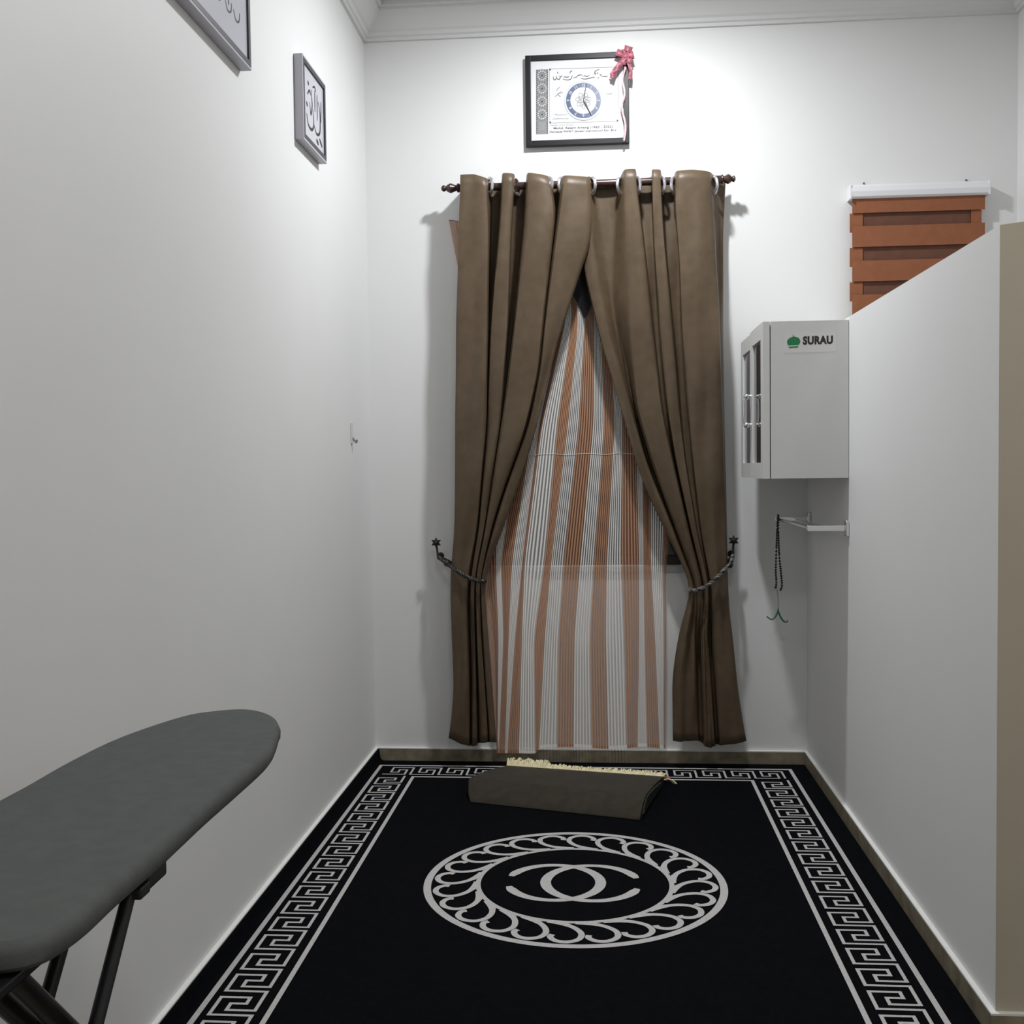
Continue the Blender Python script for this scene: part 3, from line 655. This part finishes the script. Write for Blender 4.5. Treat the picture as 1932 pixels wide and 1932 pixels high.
# ------------------------------------------------------------------ calligraphy frames on the left wall
def wall_picture(label, y0, y1, z0, z1, dep_, strokes, seed, mount=True):
    t = thing('framed_calligraphy', label, 'picture', (0, (y0+y1)/2, z0), 'calligraphy frames on the left wall')
    b = 0.014; m = MB()
    for a, c in (((0.001, y0, z0), (dep_, y0+b, z1)), ((0.001, y1-b, z0), (dep_, y1, z1)), ((0.001, y0+b, z0), (dep_, y1-b, z0+b)), ((0.001, y0+b, z1-b), (dep_, y1-b, z1))): m.box(a, c, 0, 0.001)
    m.build('frame', FRG, t)
    k = MB(); i0, i1, j0, j1 = y0+b*.45, y1-b*.45, z0+b*.45, z1-b*.45; X = dep_+0.0006; b2 = 0.013*1.05
    for a, c in (((X-.003, i0, j0), (X, i0+b2, j1)), ((X-.003, i1-b2, j0), (X, i1, j1)), ((X-.003, i0+b2, j0), (X, i1-b2, j0+b2)), ((X-.003, i0+b2, j1-b2), (X, i1-b2, j1))): k.box(a, c)
    k.build('inner_border', FRD, t)
    q = MB(); q.box((0.002, y0+b, z0+b), (dep_-0.004, y1-b, z1-b), 0)
    fn = lambda u, v: Vector((dep_-0.0035, y0+b+u*(y1-y0-2*b), z0+b+v*(z1-z0-2*b)))
    for s in strokes:
        c = cr(s[0], 6); n_ = len(c); q.stroke([(p.x, p.y) for p in c], [s[1]*(0.4+0.8*math.sin(PI*(i+.5)/n_)) for i in range(n_)], fn, 1)
    q.build('print', [PAPERG, INK], t)
ys0 = atX(571, 102, 0.028).y; ys1 = atX(614, 155, 0.028).y
z0s = atX(576, 262, 0.028).z-0.004; z1s = 2.425
st = [([(.15,.35),(.22,.22),(.38,.2),(.48,.3),(.45,.5)], .035), ([(.3,.55),(.35,.4),(.42,.55),(.38,.75)], .03), ([(.5,.3),(.62,.22),(.78,.3),(.8,.55),(.72,.7)], .035), ([(.55,.5),(.56,.8)], .028), ([(.66,.42),(.67,.78)], .028), ([(.2,.62),(.3,.7),(.36,.66)], .03), ([(.75,.2),(.88,.12)], .045), ([(.6,.14),(.7,.1)], .05), ([(.15,.5),(.2,.45)], .04), ([(.45,.8),(.55,.84),(.62,.8)], .025), ([(.84,.45),(.86,.75)], .028), ([(.22,.8),(.28,.77)], .04)]
wall_picture('small square calligraphy frame in grey hanging near the window wall', ys0-0.004, ys1, z0s, z1s, 0.028, st, 1)
rl = random.Random(9); st2 = []
for r in range(6):
    for c in range(7):
        x = .10+.12*c+rl.uniform(-.02, .02); y = .86-.13*r
        st2.append(([(x, y), (x+.03, y-.045), (x+.07, y-.03), (x+.08, y+.02)], .010)); 
        if rl.random() < .6: st2.append(([(x+.04, y+.03), (x+.045, y-.01)], .010))
wall_picture('large calligraphy frame in grey cut off by the top left of the view', -2.12, atX(475, 134, 0.03).y, atX(475, 134, 0.03).z, 2.66, 0.030, st2, 2)
# small adhesive hook on the left wall
hz = 1.30; hk = thing('wall_hook', 'tiny white adhesive hook stuck on the left wall', 'hook', (0, -0.33, 1.26))
MB().box((0.0005, -0.345, 1.268), (0.005, -0.318, 1.345), 0, 0.0015).build('plate', mat('hook_plate', (0.68, 0.68, 0.66), 0.4), hk)
m = MB(); m.tube(cr([(0.004, -0.331, 1.290), (0.012, -0.331, 1.278), (0.018, -0.331, 1.272), (0.020, -0.331, 1.282)], 4), 0.0035, 0, 8); m.build('peg', mat('hook_peg', (0.22, 0.22, 0.22), 0.4), hk)

# ------------------------------------------------------------------ wall cabinet on the partition
X0, X1, Y0, Y1, Z0, Z1 = 1.455, W-0.001, -0.723, -0.115, 1.127, 1.629; T = 0.015
cab = thing('wall_cabinet', 'white two-door wall cabinet with glass doors and SURAU sticker on the partition', 'cabinet', (X1, (Y0+Y1)/2, Z0))
m = MB(); m.box((X0, Y0, Z0), (X1, Y0+T, Z1), 0, .001); m.box((X0, Y1-T, Z0), (X1, Y1, Z1), 0, .001); m.box((X0, Y0+T, Z0), (X1, Y1-T, Z0+T)); m.box((X0, Y0+T, Z1-T), (X1, Y1-T, Z1)); m.box((X1-.006, Y0+T, Z0+T), (X1, Y1-T, Z1-T), 1)
m.build('carcass', [CABM, CABI], cab)
MB().box((X0+.02, Y0+T, (Z0+Z1)/2-.008), (X1-.007, Y1-T, (Z0+Z1)/2+.008)).build('shelf', CABI, cab)
ym = (Y0+Y1)/2
for (a, b, hs) in ((Y0, ym-.004, 1), (ym+.004, Y1, -1)):
    d = MB(); x0, x1 = X0-(.025 if hs == 1 else .018), X0-.003; s = .052
    d.box((x0, a, Z0), (x1, a+s, Z1), 0, .001); d.box((x0, b-s, Z0), (x1, b, Z1), 0, .001); d.box((x0, a+s, Z0), (x1, b-s, Z0+s)); d.box((x0, a+s, Z1-s), (x1, b-s, Z1))
    do = d.build('door', CABM, cab)
    MB().box((x0+.007, a+s-.003, Z0+s-.003), (x0+.011, b-s+.003, Z1-s+.003)).build('glass_pane', CGLASS, do)
    hy = (b-.026) if hs == 1 else (a+.026); h = MB(); za, zb = 1.310, 1.408
    h.tube(cr([(x0, hy, za), (x0-.018, hy, za+.002), (x0-.024, hy, za+.02), (x0-.024, hy, zb-.02), (x0-.018, hy, zb-.002), (x0, hy, zb)], 5), [.006 if (i < 6 or i > 19) else .0042 for i in range(26)], 0, 10)
    for z in (za, zb): h.ball((x0-.016, hy, z), (.010, .009, .009))
    h.build('handle', CHROME, do, label='chrome bow handle')
# sticker
sk = MB(); sf = lambda k: (lambda x, y: atY(x, y, Y0-0.0003-0.0002*k))
sk.poly([(1478, 628), (1478, 666), (1578, 663), (1578, 623)], sf(0), 0)
g = [(-12.8,.5),(-12.2,-3),(-9,-6.8),(-4.5,-9),(-1.5,-10.4),(-.9,-12.4),(.2,-10.6),(4.5,-9.5),(9,-8),(11.8,-4.5),(12.4,-.8),(11.2,3.2),(9.6,5.4),(-10.6,6.6),(-12,3.8)]
gx, gy = 1497.6, 645.3
sk.poly([(gx+a, gy+b) for a, b in reversed(g)], sf(1), 1)
sk.poly([(gx-10.2, gy+8.8), (gx-8.5, gy+11.8), (gx+7.3, gy+10.8), (gx+9, gy+7.6)], sf(1), 1)
sk.stroke(cr([(gx-3.2, gy-15.5), (gx-2.8, gy-13), (gx-.6, gy-12.2), (gx+1.2, gy-13.6)], 4), .5, sf(1), 1)
vs, fs = text_polys('SURAU', 19.5, 1.15, 1.08); wm = max(v.x for v in vs); hm = max(v.y for v in vs)
sk.add([sf(1)(1515+v.x*56.5/wm, 649.5-v.y*15.2/hm-.026*v.x) for v in vs], fs, 2)
sk.build('sticker', [STICK, GREEN, INK], cab, label='clear sticker with a green mosque dome and the word SURAU')

# ------------------------------------------------------------------ chrome towel rack, prayer beads
RZ = 0.966; ra, rb = -0.715, -0.075; RX = 1.578
rk = thing('towel_rack', 'chrome towel rack on the partition under the wall cabinet', 'towel rack', (W, (ra+rb)/2, RZ))
for y in (ra, rb):
    m = MB(); m.box((W-.012, y-.014, RZ-.026), (W-.0005, y+.014, RZ+.026), 0, .004); m.box((RX-.004, y-.004, RZ-.009), (W-.010, y+.004, RZ+.009), 0, .002); m.box((RX-.010, y-.006, RZ-.010), (RX+.002, y+.006, RZ+.010), 0, .003); m.build('bracket', CHROME, rk)
MB().tube([(RX, ra, RZ), (RX, rb, RZ)], .0055, 0, 12).build('bar', CHROME, rk)
MB().tube([(RX+.06, ra, RZ-.003), (RX+.06, rb, RZ-.003)], .0050, 0, 12).build('bar', CHROME, rk)
# strand
by = rb-0.05; pb_ = thing('prayer_beads', 'black prayer beads with green tassel hanging from the towel rack', 'prayer beads', (RX, by, RZ-.1))
q0 = atY(1467, 990, by); zt = RZ+.008
def bd(px, py): p = atY(px, py, by); return p
sx = RX-bd(1467, 975).x
pts = [bd(1466, 992), bd(1464, 1040), bd(1463, 1075), bd(1464, 1100), bd(1461, 1112)]; pts2 = [bd(1469, 1000), bd(1471, 1050), bd(1474, 1080), bd(1476, 1105), bd(1473, 1114)]
sh_ = Vector((RX-pts[0].x, 0, 0))
m = MB(); loopP = cr([p+Vector((0,-.008,0)) for p in reversed(pts)]+[Vector((pts[0].x+.003, by-.006, zt+.004)), Vector((pts[0].x+.006, by+.006, zt+.004))]+[p+Vector((0,.008,0)) for p in pts2], 12)
acc = 0; last = loopP[0]; m.tube(loopP, .0012, 0, 5)
for p in loopP:
    acc += (p-last).length; last = p
    if acc > .0075: m.ball(p, .0044, 0, 8); acc = 0
m.build('bead_strand', BEAD, pb_)
m = MB()
m.tube(cr([bd(1463, 1078), bd(1466, 1112), bd(1468, 1130), bd(1468, 1150)], 5), .0011, 0, 5)
m.tube(cr([bd(1468, 1148), bd(1466, 1158), bd(1460, 1167), bd(1453, 1168), bd(1447, 1163)], 5), [.002]*4+[.0032]*10+[.0026]*7, 0, 7)
m.tube(cr([bd(1468, 1148), bd(1470, 1158), bd(1475, 1168), bd(1482, 1174), bd(1487, 1171)], 5), [.002]*4+[.0032]*10+[.0026]*7, 0, 7)
m.build('tassel', GREENC, pb_, label='green cord tassel')

# ------------------------------------------------------------------ roller blind in the side room
BY = -0.055; b1, b2 = atY(1605, 347, BY), atY(1868, 341, BY); ZT = (b1.z+b2.z)/2; ZB = ZT-.050; xl, xr = b1.x, b2.x
bd_ = thing('zebra_blind', 'orange brown zebra roller blind on the back wall behind the partition', 'blind', ((xl+xr)/2, 0, 1.2))
m = MB(); n_ = 10; pf = [(-.002, ZT), (BY+.008, ZT)]+[(BY-.002+.004*abs(i-4)/4*1.0, ZT-.008-i*.0045) for i in range(9)]+[(BY+.010, ZB), (-.002, ZB)]
vs = [(x, y, z) for x in (xl+.004, xr-.004) for (y, z) in pf]; k = len(pf)
m.add(vs, [(i, (i+1) % k, k+(i+1) % k, k+i) for i in range(k)]+[tuple(range(k-1, -1, -1)), tuple(range(k, 2*k))], 0, True); m.build('headrail', WHITEP, bd_, smooth=False)
for x in (xl+.001, xr-.001): MB().box((x-.003, BY-.001, ZB-.002), (x+.003, -.001, ZT+.001), 0, .001).build('end_cap', WHITEP, bd_)
for px in (1634, 1828):
    x = atY(px, 340, -.02).x; m = MB(); m.box((x-.006, -.03, ZT), (x+.012, -.001, ZT+.0025)); m.lathe((x-.004, -.001, ZT+.016), (0, -1, 0), [(0, .0035), (.002, .0035), (.003, .002)], 0, 10); m.build('bracket', mat('bracket_grey', (.08, .08, .08), .4), bd_)
f = MB(); zz = lambda py: atY(1609, py, -.04).z
f.box((xl+.014, -.026, 1.22), (xr-.026, -.024, ZB), 1)
edges = [(374, 402), (427, 466), (492, 531), (556, 596), (622, 662), (688, 728), (754, 794), (820, 850)]
for a, b in edges:
    f.box((xl+.010, -.0375, zz(b)), (xr-.012, -.0355, zz(a) if a != 374 else ZB), 0)
for a in (402, 467, 532, 597, 662, 728): f.box((xl+.002, -.031, zz(a+36)), (xl+.05, -.030, zz(a)), 0); f.box((xr-.060, -.031, zz(a+30)), (xr-.022, -.030, zz(a)), 0)
f.build('fabric', [BLINDL, BLINDD], bd_)
MB().box((xl+.008, -.040, 1.195), (xr-.012, -.022, 1.22), 0, .003).build('bottom_bar', WHITEP, bd_)

# ------------------------------------------------------------------ folded prayer mat on the rug
nl, nr_ = atZ(888, 1512, RT_+.004), atZ(1207, 1546, RT_+.004)
Z2 = .062; cl_, crr = atZ(885, 1470, Z2), atZ(1217, 1504, Z2)
fl, frr = atZ(956, 1447, .030), atZ(1252, 1468, .030)
mt = thing('prayer_mat', 'folded dark brown prayer mat with cream fringe lying on the rug below the curtains', 'prayer mat', ((nl.x+nr_.x)/2, (nl.y+nr_.y)/2, RT_+.001))
zb = RT_+.0022
def prof_at(t):
    n0 = nl.lerp(nr_, t); c0_ = cl_.lerp(crr, t); f0 = fl.lerp(frr, t)
    near = Vector((n0.x, n0.y, zb)); d = (near-Vector((f0.x, f0.y, zb))).normalized(); cr_ = Vector((c0_.x, c0_.y, Z2))
    # outline of the fold: far top, crest, rounded front, underside
    cy_ = near+(cr_-near)*.55
    return [Vector((f0.x, f0.y, .034)), f0.lerp(cr_, .5)+Vector((0, 0, .009)), cr_+(Vector((f0.x, f0.y, Z2))-cr_)*.12+Vector((0,0,.003)), cr_, near.lerp(cr_, .70)+d*.010, near.lerp(cr_, .40)+d*.013, near.lerp(cr_, .12)+d*.006, near, near-d*.05, Vector((f0.x, f0.y, zb))-(-d)*.02, Vector((f0.x, f0.y, zb))]
NT = 28; m = MB(); vs = []; pl = None
for i in range(NT+1):
    q = prof_at(i/NT); up = cr(q[:8], 4)+q[8:]; pl = len(up)
    for j, p in enumerate(up): vs.append(p+Vector((0, 0, .0012*math.sin(i*.7+j*.5) if 0 < j < 22 else 0)))
fs = [(i*pl+j, (i+1)*pl+j, (i+1)*pl+(j+1) % pl, i*pl+(j+1) % pl) for i in range(NT) for j in range(pl)]
m.add(vs, fs, 0, True)
m.add([vs[j] for j in range(pl)], [tuple(range(pl))], 0); m.build('folded_cloth', MATB, mt)
# right side: layered folds, dark pile showing between
m = MB(); q = prof_at(1.0); up = cr(q[:8], 4)+q[8:]
cent = sum(up, Vector())/len(up); ax = (nr_-nl).normalized()
m.add([p+ax*.0008 for p in up], [tuple(range(pl-1, -1, -1))], 0)
inn = [cent+(p-cent)*.72 for p in up[:-2]]
m.tube([p+ax*.003 for p in inn], .003, 1, 6); m.build('folded_edge', [MATD, MATB], mt)
# fringe along the far edge
m = MB(); rf = random.Random(4); NF = 150
for i in range(NF):
    t = (i+.5)/NF; p = fl.lerp(frr, t); p = Vector((p.x, p.y, .034)); d = (Vector((fl.x, fl.y, 0))-Vector((nl.x, nl.y, 0))).normalized()
    h = .014*(1 if t > .25 else 1.7)
    for k in range(2):
        ln = rf.uniform(.030, .048)*(1.1 if t < .3 else .85); sd = rf.uniform(-.010, .010)
        e = p+d*ln+Vector((sd, 0, 0)); e.z = RT_+.010+rf.uniform(0, .008)+h*.7
        mid = p.lerp(e, .5)+Vector((0, 0, rf.uniform(.2, 1.0)*h)); m.tube(cr([p+Vector((0, 0, .001)), mid, e], 3), [.0028]*4+[.0032, .0026, .0016], 0, 5)
for k in range(8):
    p = frr+Vector((.012*k/8+.002, .004-.012*(k/8), 0)); m.tube([Vector((p.x, p.y, .030)), p+Vector((.022, .004*k/8, -.008)), p+Vector((.034, -.003, -.018))], .0026, 0, 5)
fo = m.build('fringe', FRINGE, mt); fo['kind'] = 'stuff'
m = MB(); m.tube(cr([frr+Vector((-.004, .0, .004)), frr+Vector((.014, -.002, .003)), frr+Vector((.030, .006, -.010))], 4), .003, 0, 6); m.build('edge_cord', ORANGE, mt)

# ------------------------------------------------------------------ ironing board
ZI = 0.780; ZE = 0.764
outl = [atZ(px, py, ZI) for px, py in ((0,1503),(49,1477),(131,1431),(229,1385),(340,1349),(400,1339),(458,1335),(497,1340),(520,1351),(529,1366))]
outl += [atZ(px, py, ZE) for px, py in ((527,1392),(519,1418),(505,1441),(450,1491),(392,1542),(345,1586),(301,1627),(226,1692),(163,1751),(108,1790),(65,1810),(0,1823))]
last = outl[-1]; outl += [Vector((last.x-.07, last.y-.020, 0)), Vector((.27, last.y-.02, 0)), Vector((.20, last.y+.03, 0)), Vector((outl[0].x-.004, last.y+.16, 0))]
o2 = cr([Vector((p.x, p.y)) for p in outl], 4, closed=True); NB = len(o2); cB = sum((Vector(p) for p in o2), Vector((0, 0)))/NB
ib = thing('ironing_board', 'ironing board with plain dark grey cover and black legs by the left wall', 'ironing board', (cB.x, cB.y, 0))
def ringz(sc, z): 
    out = []
    for i, p in enumerate(o2):
        t = (o2[(i+1) % NB]-o2[i-1]).normalized(); nrm = Vector((-t.y, t.x)); 
        if nrm.dot(cB-p) < 0: nrm = -nrm
        out.append(Vector((p.x+(cB.x-p.x)*sc*6, p.y+(cB.y-p.y)*sc*2.2, z)))
    return out
m = MB(); lay = [(0.012, ZI), (0.004, ZI-.003), (0.0, ZI-.009), (0.001, ZI-.020), (0.008, ZI-.026), (0.03, ZI-.027)]
vs = []; 
for sc, z in lay: vs += ringz(sc, z)
fs = [(a*NB+i, (a+1)*NB+i, (a+1)*NB+(i+1) % NB, a*NB+(i+1) % NB) for a in range(len(lay)-1) for i in range(NB)]
vs += [Vector((cB.x, cB.y, ZI)), Vector((cB.x, cB.y, lay[-1][1]))]; ct = len(vs)-2
fs += [(ct, (i+1) % NB, i) for i in range(NB)]+[(ct+1, (len(lay)-1)*NB+i, (len(lay)-1)*NB+(i+1) % NB) for i in range(NB)]
m.add(vs, fs, 0, True); m.build('padded_cover', BOARD, ib)
ZU = ZI-.028
def leg(ptop, pbot, r, name='leg'):
    d = (pbot-ptop); k = (RT_+0.016-ptop.z)/d.z; foot = ptop+d*k; m = MB(); m.tube([ptop, foot], r, 0, 12); return m.build(name, BLACKM, ib), foot
t1 = atZ(248, 1668, ZU); b1_ = atX(181, 1932, t1.x); _, f1 = leg(t1, b1_, .0072)
t2 = Vector((t1.x-.055, t1.y, ZU)); _, f2 = leg(t2, Vector((t2.x, b1_.y, b1_.z)), .0072)
s1 = Vector((t1.x+.0, -3.70, ZU)); q1 = atX(20, 1858, t1.x-.055); 
xb = t1.x-.030; pA = atX(22, 1842, xb); pB = atX(116, 1932, xb)
_, g1 = leg(pA+(pA-pB)*((ZU-pA.z)/(pA.z-pB.z)) , pB, .0105)
xc = xb-.034; pC = Vector((xc, pA.y, pA.z)); pD = Vector((xc, pB.y, pB.z))
_, g2 = leg(pC+(pC-pD)*((ZU-pC.z)/(pC.z-pD.z)), pD, .0105)
for a, b in ((f1, f2), (g1, g2)):
    e = (a-b).normalized()*.16; MB().tube([a+e, b-e], .013, 0, 12).build('foot_bar', BLACKM, ib)
m = MB(); m.box((t2.x-.015, t1.y-.012, ZU-.012), (t1.x+.015, t1.y+.012, ZU), 0, .002); m.build('cross_bar', BLACKM, ib)
tt = atZ(290, 1640, ZU); m = MB(); m.box((tt.x-.02, tt.y-.006, ZU-.022), (tt.x-.004, tt.y+.045, ZU), 0, .003); m.build('latch', BLACKM, ib)
m = MB(); m.box((xc-.02, -3.66, ZU-.010), (xb+.02, -3.25, ZU), 0, .002); m.build('support_plate', BLACKM, ib)
